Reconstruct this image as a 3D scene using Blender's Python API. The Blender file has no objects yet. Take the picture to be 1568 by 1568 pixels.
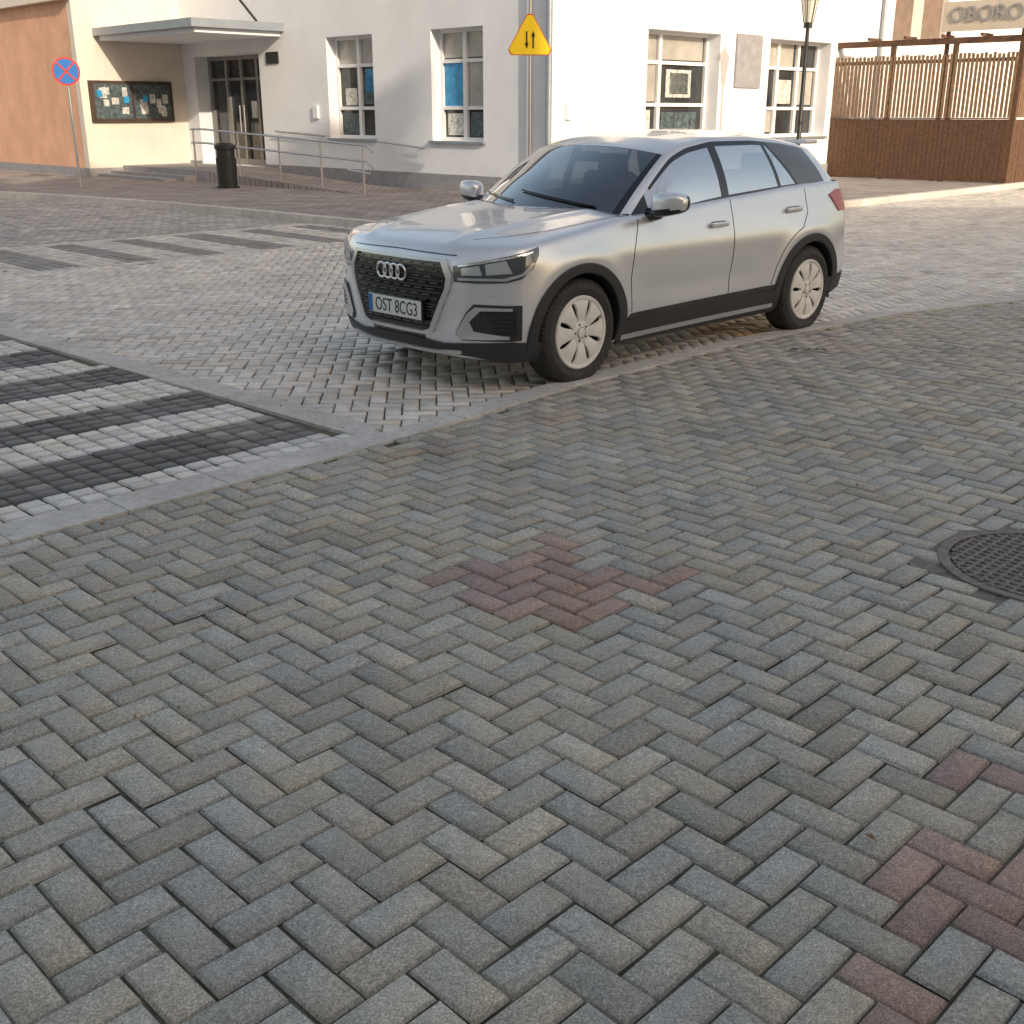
import bpy, bmesh, math, random
import numpy as np
from mathutils import Vector, Matrix
from mathutils.bvhtree import BVHTree
random.seed(7); rng=np.random.default_rng(7)
S2=math.sqrt(.5)
SUN_AZ=math.radians(150); SUN_EL=math.radians(22)
scene=bpy.context.scene
# ---------------------------------------------------------------- materials
def mat(name,col,rough=.7,metal=0,ns=None,na=.15,bs=None,ba=.2,bd=.01,coat=0,spec=.5,attr=None,speck=0,stain=0,detail=3,peb=0,dirt=None):
    m=bpy.data.materials.new(name); m.use_nodes=True
    nt=m.node_tree; N=nt.nodes; Lk=nt.links
    b=N['Principled BSDF']
    b.inputs['Base Color'].default_value=(*col,1); b.inputs['Roughness'].default_value=rough
    b.inputs['Metallic'].default_value=metal
    b.inputs['Specular IOR Level'].default_value=spec
    b.inputs['Coat Weight'].default_value=coat; b.inputs['Coat Roughness'].default_value=.05
    tc=N.new('ShaderNodeTexCoord'); cur=None
    if attr:
        a=N.new('ShaderNodeAttribute'); a.attribute_name=attr; cur=a.outputs['Color']
    def noise(scale,lo,hi,fr,det):
        n=N.new('ShaderNodeTexNoise'); n.inputs['Scale'].default_value=scale; n.inputs['Detail'].default_value=det
        n.inputs['Roughness'].default_value=.65
        Lk.new(tc.outputs['Object'],n.inputs['Vector'])
        r=N.new('ShaderNodeMapRange'); r.inputs['From Min'].default_value=fr[0]; r.inputs['From Max'].default_value=fr[1]
        r.inputs['To Min'].default_value=lo; r.inputs['To Max'].default_value=hi
        Lk.new(n.outputs['Fac'],r.inputs['Value']); return r.outputs['Result']
    def mul(cur,scale,lo,hi,fr=(.3,.7),det=3):
        r=noise(scale,lo,hi,fr,det)
        x=N.new('ShaderNodeVectorMath'); x.operation='SCALE'
        if cur is None: x.inputs[0].default_value=col
        else: Lk.new(cur,x.inputs[0])
        Lk.new(r,x.inputs['Scale'])
        return x.outputs['Vector']
    if ns: cur=mul(cur,ns,1-na,1+na,det=detail)
    if speck:
        cur=mul(cur,200,1-speck,1+speck*1.3,(.38,.66),2)
        cur=mul(cur,55,1-speck*.5,1+speck*.5,(.3,.7),2)
    if peb: cur=mul(cur,330,1,1+peb,(.64,.72),1)
    if stain:
        cur=mul(cur,1.1,1-stain,1+stain*.6,(.3,.68),4)
        cur=mul(cur,8,1-stain*.6,1+stain*.5,(.3,.68),3)
    if dirt:   # warm dusty / mossy patches
        r=noise(2.3,0,1,(.42,.68),4)
        mx=N.new('ShaderNodeMix'); mx.data_type='RGBA'; mx.inputs[6].default_value=(1,1,1,1); mx.inputs[7].default_value=(*dirt,1)
        Lk.new(r,mx.inputs[0])
        x=N.new('ShaderNodeVectorMath'); x.operation='MULTIPLY'; Lk.new(cur,x.inputs[0]); Lk.new(mx.outputs[2],x.inputs[1]); cur=x.outputs[0]
    if cur is not None: Lk.new(cur,b.inputs['Base Color'])
    if bs:
        n=N.new('ShaderNodeTexNoise'); n.inputs['Scale'].default_value=bs; n.inputs['Detail'].default_value=3
        Lk.new(tc.outputs['Object'],n.inputs['Vector'])
        bp=N.new('ShaderNodeBump'); bp.inputs['Strength'].default_value=ba; bp.inputs['Distance'].default_value=bd
        Lk.new(n.outputs['Fac'],bp.inputs['Height']); Lk.new(bp.outputs['Normal'],b.inputs['Normal'])
    return m
def glassmat(name,tint,refl=.07,rough=.0):
    m=bpy.data.materials.new(name); m.use_nodes=True
    nt=m.node_tree; N=nt.nodes; Lk=nt.links; N.remove(N['Principled BSDF'])
    t=N.new('ShaderNodeBsdfTransparent'); t.inputs['Color'].default_value=(*tint,1)
    g=N.new('ShaderNodeBsdfGlossy'); g.inputs['Roughness'].default_value=rough; g.inputs['Color'].default_value=(.95,.97,1,1)
    lw=N.new('ShaderNodeLayerWeight'); lw.inputs['Blend'].default_value=.5
    p=N.new('ShaderNodeMath'); p.operation='POWER'; p.inputs[1].default_value=3.0
    Lk.new(lw.outputs['Facing'],p.inputs[0])
    a=N.new('ShaderNodeMath'); a.operation='ADD'; a.use_clamp=True; a.inputs[1].default_value=refl
    Lk.new(p.outputs[0],a.inputs[0])
    mx=N.new('ShaderNodeMixShader'); Lk.new(a.outputs[0],mx.inputs[0]); Lk.new(t.outputs[0],mx.inputs[1]); Lk.new(g.outputs[0],mx.inputs[2])
    Lk.new(mx.outputs[0],N['Material Output'].inputs['Surface'])
    return m
M={}
M['paver']=mat('herringbone_paver',(.3,.3,.3),.80,attr='pcol',speck=.30,stain=.15,bs=150,ba=.55,bd=.003,peb=.8,dirt=(1.10,1.03,.88))
M['roadpav']=mat('road_paver',(.4,.4,.4),.62,attr='pcol',speck=.15,stain=.17,bs=120,ba=.4,bd=.003,dirt=(1.05,1.0,.90))
M['joint']=mat('joint_dirt',(.12,.118,.085),.95,ns=12,na=.5,bs=90,ba=.6)
M['kerb']=mat('kerb_concrete',(.58,.565,.53),.85,ns=30,na=.15,stain=.18,bs=120,ba=.4,bd=.003)
M['mortar']=mat('dark_mortar',(.20,.19,.17),.95,ns=30,na=.3,bs=80,ba=.6)
M['plaster']=mat('white_plaster',(.79,.81,.84),.9,ns=.9,na=.05,bs=60,ba=.15,bd=.004)
M['cream']=mat('cream_plaster',(.72,.65,.57),.9,ns=1.5,na=.08,bs=60,ba=.2,bd=.004)
M['terra']=mat('terracotta_plaster',(.72,.42,.28),.9,ns=1.5,na=.12,bs=60,ba=.2,bd=.004)
M['plinth']=mat('grey_plinth',(.30,.30,.32),.85,ns=5,na=.15,bs=50,ba=.2)
M['wframe']=mat('white_window_frame',(.8,.8,.8),.4)
M['wglass']=mat('building_window_glass',(.035,.04,.045),.06,ns=1.2,na=.6,spec=.6)
M['curtain']=mat('window_blind',(.40,.39,.36),.6,ns=2,na=.2,coat=1)
M['blue']=mat('blue_print',(.03,.28,.55),.4,ns=6,na=.3)
M['paper']=mat('poster_paper',(.55,.55,.52),.5,ns=14,na=.5)
M['paper2']=mat('poster_dark',(.07,.10,.11),.5,ns=10,na=.8)
M['doorf']=mat('door_frame_grey',(.26,.25,.24),.4,metal=.3)
M['zinc']=mat('zinc_sheet',(.33,.37,.42),.45,metal=.5,ns=4,na=.1)
M['steel']=mat('stainless_steel',(.6,.6,.62),.3,metal=.9)
M['black']=mat('black_metal',(.015,.017,.02),.45)
M['darkbrown']=mat('brown_board',(.06,.035,.025),.6,ns=3,na=.3)
M['wood']=mat('fence_wood',(.115,.060,.034),.7,ns=18,na=.4,bs=40,ba=.3)
M['woodl']=mat('fence_wood_light',(.23,.145,.085),.7,ns=14,na=.4,bs=40,ba=.3)
M['shut']=mat('brown_shutter',(.20,.15,.12),.6,ns=4,na=.2)
M['yellow']=mat('yellow_sign',(.90,.66,.02),.4)
M['red']=mat('red_sign',(.6,.05,.03),.4)
M['sblue']=mat('blue_sign',(.03,.17,.5),.4)
M['iron']=mat('cast_iron',(.19,.165,.15),.55,metal=.3,ns=40,na=.4,bs=90,ba=.4,bd=.003)
M['swalk']=mat('sidewalk',(.27,.25,.24),.85,ns=1.2,na=.2,bs=60,ba=.3)
M['bark']=mat('bark',(.11,.085,.065),.9,ns=10,na=.3)
M['beige']=mat('beige_render',(.6,.54,.45),.9,ns=1,na=.1)
M['roof']=mat('roof_tiles',(.3,.12,.07),.8,ns=6,na=.3)
M['leaf']=mat('dry_leaf',(.30,.19,.09),.8,ns=20,na=.4)
def slabify(m,scale,c1,c2,mo,w=.5,h=.25):
    nt=m.node_tree;N=nt.nodes;Lk=nt.links;b=N['Principled BSDF']
    tc=N.new('ShaderNodeTexCoord'); mp=N.new('ShaderNodeMapping'); mp.inputs['Rotation'].default_value=(0,0,math.radians(45))
    Lk.new(tc.outputs['Object'],mp.inputs['Vector'])
    br=N.new('ShaderNodeTexBrick'); br.inputs['Scale'].default_value=scale
    br.inputs['Color1'].default_value=(*c1,1);br.inputs['Color2'].default_value=(*c2,1);br.inputs['Mortar'].default_value=(*mo,1)
    br.inputs['Mortar Size'].default_value=.012; br.inputs['Brick Width'].default_value=w; br.inputs['Row Height'].default_value=h
    Lk.new(mp.outputs[0],br.inputs['Vector'])
    n=N.new('ShaderNodeTexNoise'); n.inputs['Scale'].default_value=1.5; n.inputs['Detail'].default_value=6
    Lk.new(tc.outputs['Object'],n.inputs['Vector'])
    r=N.new('ShaderNodeMapRange'); r.inputs['From Min'].default_value=.3;r.inputs['From Max'].default_value=.7;r.inputs['To Min'].default_value=.75;r.inputs['To Max'].default_value=1.2
    Lk.new(n.outputs['Fac'],r.inputs['Value'])
    x=N.new('ShaderNodeVectorMath');x.operation='SCALE';Lk.new(br.outputs['Color'],x.inputs[0]);Lk.new(r.outputs[0],x.inputs['Scale'])
    Lk.new(x.outputs[0],b.inputs['Base Color'])
slabify(M['swalk'],1.0,(.36,.33,.32),(.30,.27,.26),(.14,.13,.12),.3,.15)
M['ground']=mat('ground_paving',(.25,.25,.24),.9)
slabify(M['ground'],1.0,(.40,.39,.37),(.34,.33,.32),(.15,.14,.13),.2,.1)
# car
M['paint']=mat('silver_paint',(.82,.84,.875),.27,metal=.50,coat=.8,ns=2.5,na=.03)
M['plastic']=mat('black_plastic',(.035,.036,.04),.5,ns=60,na=.1)
M['gloss']=mat('gloss_black',(.01,.01,.012),.12,coat=.5)
M['satin']=mat('satin_silver',(.66,.67,.69),.28,metal=.6)
M['tyre']=mat('tyre_rubber',(.045,.044,.042),.8,ns=30,na=.3,bs=70,ba=.3)
M['cover']=mat('wheel_cover_silver',(.80,.79,.76),.4,metal=.05,ns=6,na=.08)
M['chrome']=mat('chrome',(.88,.88,.9),.15,metal=1)
M['lens']=mat('headlight_internals',(.10,.11,.13),.12,metal=.5,coat=1)
M['lensw']=mat('headlight_reflector',(.6,.64,.70),.2,metal=.5,coat=1)
M['tail']=mat('tail_red',(.42,.012,.012),.2,coat=.6)
M['blade']=mat('grey_blade',(.14,.145,.155),.35,metal=.4,coat=.4)
M['white']=mat('plate_white',(.8,.8,.78),.4)
M['seat']=mat('seat_fabric',(.05,.05,.055),.9)
M['inter']=mat('interior_dark',(.03,.03,.033),.8)
M['cglass']=glassmat('car_glass',(.62,.70,.72),.20)
M['cglass2']=glassmat('car_side_glass',(.32,.35,.37),.64)
M['lampglass']=mat('lamp_glass',(.75,.72,.62),.3)

def empty(name,loc=(0,0,0),rz=0):
    e=bpy.data.objects.new(name,None); scene.collection.objects.link(e); e.location=loc; e.rotation_euler=(0,0,rz); e.empty_display_size=.2
    return e
def mk(name,verts,faces,m,parent=None,smooth=False,sharp=None):
    me=bpy.data.meshes.new(name); me.from_pydata([tuple(v) for v in verts],[],faces); me.update()
    for mm in (m if isinstance(m,list) else [m]): me.materials.append(mm)
    if smooth:
        me.polygons.foreach_set('use_smooth',[True]*len(me.polygons))
        if sharp: me.set_sharp_from_angle(angle=math.radians(sharp))
    o=bpy.data.objects.new(name,me); scene.collection.objects.link(o)
    if parent: o.parent=parent
    return o
class Acc:
    def __init__(s,name,m,parent): s.n=name;s.m=m;s.p=parent;s.v=[];s.f=[]
    def box(s,x0,x1,y0,y1,z0,z1):
        b=len(s.v); x0,x1=min(x0,x1),max(x0,x1);y0,y1=min(y0,y1),max(y0,y1)
        s.v+=[(x0,y0,z0),(x1,y0,z0),(x1,y1,z0),(x0,y1,z0),(x0,y0,z1),(x1,y0,z1),(x1,y1,z1),(x0,y1,z1)]
        s.f+=[tuple(b+i for i in q) for q in [(0,3,2,1),(4,5,6,7),(0,1,5,4),(1,2,6,5),(2,3,7,6),(3,0,4,7)]]
    def quad(s,*p):
        b=len(s.v); s.v+=list(p); s.f.append(tuple(range(b,b+len(p))))
    def tube(s,pts,r,n=8):
        pts=[Vector(p) for p in pts]; b=len(s.v)
        rr=r if isinstance(r,(list,tuple)) else [r]*len(pts)
        for i,p in enumerate(pts):
            t=(pts[min(i+1,len(pts)-1)]-pts[max(i-1,0)]).normalized()
            a=t.cross(Vector((0,0,1)) if abs(t.z)<.9 else Vector((1,0,0))).normalized(); c=t.cross(a)
            for k in range(n):
                th=2*math.pi*k/n; s.v.append(tuple(p+(a*math.cos(th)+c*math.sin(th))*rr[i]))
        for i in range(len(pts)-1):
            for k in range(n):
                s.f.append((b+i*n+k,b+i*n+(k+1)%n,b+(i+1)*n+(k+1)%n,b+(i+1)*n+k))
        s.f.append(tuple(b+k for k in range(n))[::-1]); e=b+(len(pts)-1)*n; s.f.append(tuple(e+k for k in range(n)))
    def flush(s,smooth=False,sharp=None,bevel=0):
        if not s.v: return None
        o=mk(s.n,s.v,s.f,s.m,s.p,smooth,sharp)
        if bevel:
            bm=bmesh.new(); bm.from_mesh(o.data); bmesh.ops.bevel(bm,geom=bm.edges[:],offset=bevel,segments=3,affect='EDGES',profile=.6)
            bm.to_mesh(o.data); bm.free(); o.data.polygons.foreach_set('use_smooth',[True]*len(o.data.polygons)); o.data.set_sharp_from_angle(angle=math.radians(50))
        return o
def rbox(name,c,s,m,parent,bev=.03):
    A=Acc(name,m,parent); A.box(c[0]-s[0]/2,c[0]+s[0]/2,c[1]-s[1]/2,c[1]+s[1]/2,c[2]-s[2]/2,c[2]+s[2]/2); return A.flush(bevel=bev)

# ---------------------------------------------------------------- ground
base=mk('ground',[(-300,-300,-.03),(300,-300,-.03),(300,300,-.03),(-300,300,-.03)],[(0,1,2,3)],M['ground'])
jb=mk('paving_bed',[(-14,-3,-.012),(16,-3,-.012),(20,30,-.012),(-18,30,-.012)],[(0,1,2,3)],M['joint'])
MC=(2.01,3.86)
NLm=np.array([-6,0,3,4,5,7,9,10.5,12,16,24]);NLn=np.array([4.3,4.3,4.33,4.42,4.53,4.56,4.36,3.9,3.3,1.2,-3.5])
def nL(m): return np.interp(m,NLm,NLn)
def settle(X,Y): return .005*np.sin(1.7*X+.6*Y+.5)*np.sin(1.3*Y-.8*X)+.003*np.sin(3.9*X-2.1*Y)*np.sin(3.1*Y+1.0)
bx=[];bf=[]
gm=np.arange(-6,24,.4)
for i,m in enumerate(gm):
    nn=np.linspace(-14,float(nL(m)),46)
    for n in nn:
        x,y=(m-n)*S2,(m+n)*S2; bx.append((x,y,.0085+float(settle(x,y))))
for i in range(len(gm)-1):
    for j in range(45): bf.append((i*46+j,(i+1)*46+j,(i+1)*46+j+1,i*46+j+1))
mk('paving_bed.001',bx,bf,M['joint'])
def strip2m(n): return 3.64-.045*(n-4.5)
def herring(ang,m0,m1,n0,n1,s=.1):
    i=np.arange(int(m0/s),int(m1/s)); j=np.arange(int(n0/s),int(n1/s))
    I,J=np.meshgrid(i,j,indexing='ij'); k=(I-J)%4
    H=k==0; V=k==3
    u=np.concatenate([(I[H]+1)*s,(I[V]+.5)*s]); v=np.concatenate([(J[H]+.5)*s,(J[V]+1)*s])
    a=np.concatenate([np.zeros(H.sum()),np.full(V.sum(),math.pi/2)])
    c,sn=math.cos(ang),math.sin(ang)
    return u*c-v*sn,u*sn+v*c,a+ang
def build_pavers(name,X,Y,A,L,W,Z,C,m,gap=.005,cham=.005,jit=.0018,zj=.0016,wob=0):
    n=len(X); X=X+rng.normal(0,jit*.6,n);Y=Y+rng.normal(0,jit*.6,n);A=A+rng.normal(0,.007,n)
    if wob:
        X=X+wob*np.sin(5.1*Y+2.3*X)*np.sin(2.2*X+1); Y=Y+wob*np.sin(4.3*X-3.1*Y+2)
    Lh=(L-gap)/2-np.abs(rng.normal(0,jit*.4,n)); Wh=(W-gap)/2-np.abs(rng.normal(0,jit*.4,n))
    z=Z+rng.normal(0,zj,n); tx=rng.normal(0,.007,n); ty=rng.normal(0,.010,n)
    if wob: z=z+settle(X,Y)
    ca,sa=np.cos(A),np.sin(A); V=np.zeros((n,8,3))
    for q,(sx,sy) in enumerate([(-1,-1),(1,-1),(1,1),(-1,1)]):
        for lvl in (0,1):
            ins=cham if lvl else 0
            lx=sx*(Lh-ins); ly=sy*(Wh-ins)
            if lvl: lx=lx+rng.normal(0,.0012,n); ly=ly+rng.normal(0,.0012,n)
            V[:,q+4*lvl,0]=X+lx*ca-ly*sa; V[:,q+4*lvl,1]=Y+lx*sa+ly*ca
            V[:,q+4*lvl,2]=(z if lvl else z-.010)+ (lx*tx+ly*ty)
    F=np.array([[4,5,6,7],[0,1,5,4],[1,2,6,5],[2,3,7,6],[3,0,4,7]])
    FF=(F[None]+8*np.arange(n)[:,None,None]).reshape(-1,4)
    me=bpy.data.meshes.new(name); me.vertices.add(n*8); me.vertices.foreach_set('co',V.reshape(-1))
    me.loops.add(FF.size); me.loops.foreach_set('vertex_index',FF.reshape(-1).astype(np.int32))
    me.polygons.add(len(FF)); me.polygons.foreach_set('loop_start',np.arange(0,FF.size,4,dtype=np.int32))
    me.update(calc_edges=True)
    at=me.attributes.new('pcol','FLOAT_COLOR','FACE')
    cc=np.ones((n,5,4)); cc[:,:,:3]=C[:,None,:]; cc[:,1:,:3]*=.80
    at.data.foreach_set('color',cc.reshape(-1))
    me.materials.append(m); o=bpy.data.objects.new(name,me); scene.collection.objects.link(o); return o
def fr(X,Y,ymax=26): return (Y>.8)&(np.abs(X)<.5*Y+1.7)&(Y<ymax)
X,Y,A=herring(math.pi/4,-2,22,-14,6)
m_=(X+Y)*S2; n_=(Y-X)*S2
k=fr(X,Y,20)&(n_<nL(m_)+.02)&(np.hypot(X-MC[0],Y-MC[1])>.425)
X,Y,A,m_,n_=X[k],Y[k],A[k],m_[k],n_[k]
v=rng.normal(1,.075,len(X)); C=np.stack([.425*v,.412*v,.375*v],1)
old=rng.random(len(X))<.05; C[old]*=.80
warm=rng.random(len(X)); C[:,0]*=1+.05*(warm-.5);C[:,2]*=1-.08*(warm-.5)
def red(mask,s=1.0):
    r=np.stack([.375*v[mask],.265*v[mask],.235*v[mask]],1); C[mask]=C[mask]*(1-s)+r*s
red((np.abs(X-.17)/.50+np.abs(Y-3.75)/.42<1)&(rng.random(len(X))<.85),.85)
for cx_,cy_,rr_ in ((1.0,2.02,.19),(.74,1.70,.14),(1.27,2.46,.12),(1.15,1.66,.11)): red(np.hypot(X-cx_,Y-cy_)<rr_,.9)
red((np.abs(X+.1)<.55)&(n_>4.0)&(n_<4.3)&(rng.random(len(X))<.6),.30)
k=(np.hypot(X+.18,Y-2.48)<.12)|(np.hypot(X-.0,Y-2.2)<.1); C[k]=np.array([.48,.44,.37])*v[k][:,None]
build_pavers('pavement',X,Y,A,.2,.1,.02,C,M['paver'],wob=.0045)
X,Y,A=herring(math.radians(4),-14,22,2,28)
m_=(X+Y)*S2; n_=(Y-X)*S2
k=fr(X,Y)&(n_>nL(m_)+.12)&~((m_<strip2m(n_)-.08)&(n_<11.2))&~((m_>10.9)&(n_>10.9))&~((m_>4.8)&(m_<10.4)&(n_>12.15)&(n_<14.85))&~((n_>14.85)&(m_<11))
X,Y,A,m_,n_=X[k],Y[k],A[k],m_[k],n_[k]
v=rng.normal(1,.07,len(X)); C=np.stack([.73*v,.705*v,.67*v],1)
d=(rng.random(len(X))<.08); C[d]*=.82
k=(np.hypot(X-1.9,Y-9.1)<.6); C[k]=np.stack([.70*v[k],.52*v[k],.34*v[k]],1)  # golden sun glow near the rear wheel, painted into the paver colour
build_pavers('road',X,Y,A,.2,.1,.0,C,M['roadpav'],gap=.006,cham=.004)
def setts(m0,m1,n0,n1,s,fn,name,keep=None,L=None,stag=False):
    L=L or s
    i=np.arange(m0,m1,L); j=np.arange(n0,n1,s); I,J=np.meshgrid(i,j,indexing='ij')
    if stag: I=I+((np.arange(len(j))%2)*L/2)[None,:]
    mm=(I+L/2).ravel(); nn=(J+s/2).ravel(); X=(mm-nn)*S2;Y=(mm+nn)*S2
    k=(np.abs(X)<.5*Y+1.7)
    if keep is not None: k&=keep(mm,nn)
    mm,nn,X,Y=mm[k],nn[k],X[k],Y[k]; C=fn(mm,nn)
    build_pavers(name,X,Y,np.full(len(X),math.pi/4),L,s,0,C,M['roadpav'],gap=.009,cham=.008,zj=.002)
edges=[4.855,5.33,5.78,6.2,6.68,7.2,7.65,8.1,8.6,9.05,9.5,9.95,10.4,10.85]
def cw1(m,n):
    v=rng.normal(1,.08,len(m)); C=np.stack([.72*v,.71*v,.68*v],1)
    idx=np.searchsorted(edges,n); dk=(idx%2==1)
    w=rng.random(len(m)); fade=1+.35*np.sin(2.1*m+n)*np.sin(3.3*m)
    C[dk]=np.stack([.165*v[dk],.163*v[dk],.158*v[dk]],1)*fade[dk][:,None]; kk=dk&(w<.18); C[kk]*=1.6; return C
setts(-3,3.6,4.53,11.1,.103,cw1,'pedestrian_crossing',keep=lambda m,n:m<strip2m(n)-.2,L=.118)
def cw2(m,n):
    v=rng.normal(1,.1,len(m)); C=np.stack([.66*v,.65*v,.62*v],1)
    dk=((m-5.1)%.95<.45)&(n>12.35)&(n<14.7)
    C[dk]=np.stack([.29*v[dk],.29*v[dk],.29*v[dk]],1); return C
setts(4.8,10.4,12.15,14.85,.12,cw2,'pedestrian_crossing.001',L=.13)
def cob(m,n):
    v=rng.normal(1,.15,len(m)); return np.stack([.42*v,.42*v,.42*v],1)
setts(-4,10.7,14.85,30,.14,cob,'side_street',L=.16,stag=True)
def band(name,pts,w,z,th=.03):
    P=[Vector(((a-b)*S2,(a+b)*S2,0)) for a,b in pts]
    A=Acc(name,M['kerb'],None); dense=[]
    for a,b in zip(P[:-1],P[1:]):
        n=max(1,int((b-a).length/.5))
        for q in range(n): dense.append(a.lerp(b,q/n))
    dense.append(P[-1])
    for i in range(len(dense)-1):
        a,b=dense[i],dense[i+1]
        t0=(dense[min(i+1,len(dense)-1)]-dense[max(i-1,0)]).normalized(); t1=(dense[min(i+2,len(dense)-1)]-dense[i]).normalized()
        n0=Vector((-t0.y,t0.x,0))*w/2; n1=Vector((-t1.y,t1.x,0))*w/2; d=(b-a).normalized()*.002
        zz=z+random.uniform(-.0015,.0015)
        top=[a+d-n0,b-d-n1,b-d+n1,a+d+n0]; bo=len(A.v)
        A.v+=[(p.x,p.y,zz-th) for p in top]+[(p.x,p.y,zz) for p in top]
        A.f+=[tuple(bo+i for i in q) for q in [(4,5,6,7),(0,1,5,4),(1,2,6,5),(2,3,7,6),(3,0,4,7)]]
    return A.flush()
mm=list(np.arange(-4,3.5,.5))
band('kerb_band',[(m,nL(m)+.11) for m in mm]+[(3.55,nL(3.55)+.11)],.22,.030,.036)
band('kerb_band.001',[(m,nL(m)+.07) for m in np.arange(3.55,22,.5)],.15,.030,.036)
band('kerb_band.002',[(strip2m(n)-.08,n) for n in np.arange(4.65,11.5,.5)],.20,.010)
mh=empty('manhole_cover',(MC[0],MC[1],.023))
def ring(name,r0,r1,z0,z1,m,parent,n=64):
    V=[];F=[]
    for i in range(n):
        a=2*math.pi*i/n; c,s=math.cos(a),math.sin(a)
        V+=[(r0*c,r0*s,z0),(r0*c,r0*s,z1),(r1*c,r1*s,z1),(r1*c,r1*s,z0)]
    for i in range(n):
        j=(i+1)%n
        for q in range(3): F.append((4*i+q,4*j+q,4*j+q+1,4*i+q+1))
    return mk(name,V,F,m,parent)
ring('mortar_collar',.385,.50,-.04,-.007,M['mortar'],mh)
ring('frame',.345,.385,-.04,.004,M['iron'],mh)
mk('lid',[(.343*math.cos(a),.343*math.sin(a),-.004) for a in np.linspace(0,2*math.pi,64,endpoint=False)],[tuple(range(64))],M['iron'],mh)
A=Acc('lid_pattern',M['iron'],mh)
for d in (1,-1):
    for q in np.arange(-.32,.33,.04):
        h=math.sqrt(max(.335**2-q*q,0))
        u=Vector((S2,S2*d,0)); w=Vector((-S2*d,S2,0))
        a=u*(-h)+w*q; b=u*h+w*q; o=w*.006; z=.003 if d>0 else .0035
        A.quad(*[(p.x,p.y,z) for p in (a-o,b-o,b+o,a+o)])
        for s in (1,-1): A.quad(*[(p.x,p.y,zz) for p,zz in ((a+o*s,z),(b+o*s,z),(b+o*s*1.6,-.004),(a+o*s*1.6,-.004))])
A.flush()
poly=[(60,10.6),(13.0,10.6)]
for t in np.linspace(0,math.pi/2,8)[1:-1]: poly.append((13.0-2.4*math.sin(t),13.0-2.4*math.cos(t)))
poly+=[(10.6,13.0),(10.5,16),(10.3,19),(9.6,23),(8.2,28),(5,40),(60,40)]
W=[((a-b)*S2,(a+b)*S2) for a,b in poly]
mk('sidewalk',[(x,y,.10) for x,y in W]+[(x,y,-.05) for x,y in W],[tuple(range(len(W)))[::-1]]+[(i,(i+1)%len(W),(i+1)%len(W)+len(W),i+len(W)) for i in range(len(W))],M['swalk'])
kp=[(a,b) for a,b in poly[:-2]]
band('kerb',[(40,10.55)]+[(a-.05,b-.05) for a,b in kp[1:]],.15,.115,.14)
A=Acc('fallen_leaves',M['leaf'],None)
for i in range(90):
    Yl=random.uniform(1.8,9); Xl=random.uniform(-.45,.45)*Yl; 
    if i%2==0: mL=random.uniform(0,9); nl=float(nL(mL))-random.uniform(0,.15); Xl,Yl=(mL-nl)*S2,(mL+nl)*S2
    a=random.uniform(0,6.28); s=random.uniform(.006,.018); z=.036
    p=[(Xl+s*math.cos(a+t)*(1 if t in(0,3.14) else .5),Yl+s*math.sin(a+t)*(1 if t in(0,3.14) else .5),z+random.uniform(-.004,.008)) for t in (0,1.57,3.14,4.71)]
    A.quad(*p)
A.flush()
sc=empty('paper_scrap',(.60,2.67,.034))
mk('crumpled_paper',[(-.008,-.005,0),(.007,-.006,.004),(.009,.006,0),(-.006,.007,.005),(0,0,.009)],[(0,1,4),(1,2,4),(2,3,4),(3,0,4)],M['white'],sc)
sc=empty('litter_scrap',(2.15,7.85,.034))
A=Acc('torn_wrapper',M['blade'],sc)
for i in range(9):
    x,y=random.uniform(-.16,.14),random.uniform(-.06,.06); a=random.uniform(0,3); s=random.uniform(.015,.04)
    A.quad((x-s,y,.0),(x,y-s*.5,.012),(x+s,y+.01,.003),(x,y+s*.6,.015))
A.flush()

# ---------------------------------------------------------------- buildings
RZ=math.pi/4
CX,CY=.68,22.1
town=empty('white_town_building',(CX,CY,0),RZ)
def FL(u,n,z): return (-n,u,z)
def FR(u,n,z): return (u,-n,z)
def fb(A,F,u0,u1,n0,n1,z0,z1):
    a=F(u0,n0,z0); b=F(u1,n1,z1); A.box(a[0],b[0],a[1],b[1],z0,z1)
def wall(A,F,u0,u1,z0,z1,holes,depth):
    us=sorted({u0,u1,*[h[0] for h in holes],*[h[1] for h in holes]}); zs=sorted({z0,z1,*[h[2] for h in holes],*[h[3] for h in holes]})
    for a,b in zip(us[:-1],us[1:]):
        for c,d in zip(zs[:-1],zs[1:]):
            cu,cz=(a+b)/2,(c+d)/2
            if any(h[0]<cu<h[1] and h[2]<cz<h[3] for h in holes): continue
            A.quad(F(a,0,c),F(b,0,c),F(b,0,d),F(a,0,d))
    for h in holes:
        dd=-(h[4] if len(h)>4 else depth)
        A.quad(F(h[0],0,h[2]),F(h[0],dd,h[2]),F(h[0],dd,h[3]),F(h[0],0,h[3]))
        A.quad(F(h[1],0,h[2]),F(h[1],dd,h[2]),F(h[1],dd,h[3]),F(h[1],0,h[3]))
        A.quad(F(h[0],0,h[3]),F(h[1],0,h[3]),F(h[1],dd,h[3]),F(h[0],dd,h[3]))
        A.quad(F(h[0],0,h[2]),F(h[1],0,h[2]),F(h[1],dd,h[2]),F(h[0],dd,h[2]))
G=Acc('window_glass',M['wglass'],town); FRm=Acc('window_frames',M['wframe'],town); SL=Acc('window_sills',M['zinc'],town)
BL=Acc('window_blinds',M['curtain'],town); PB=Acc('blue_posters',M['blue'],town); PP=Acc('posters',M['paper'],town); PD=Acc('dark_posters',M['paper2'],town)
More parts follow.
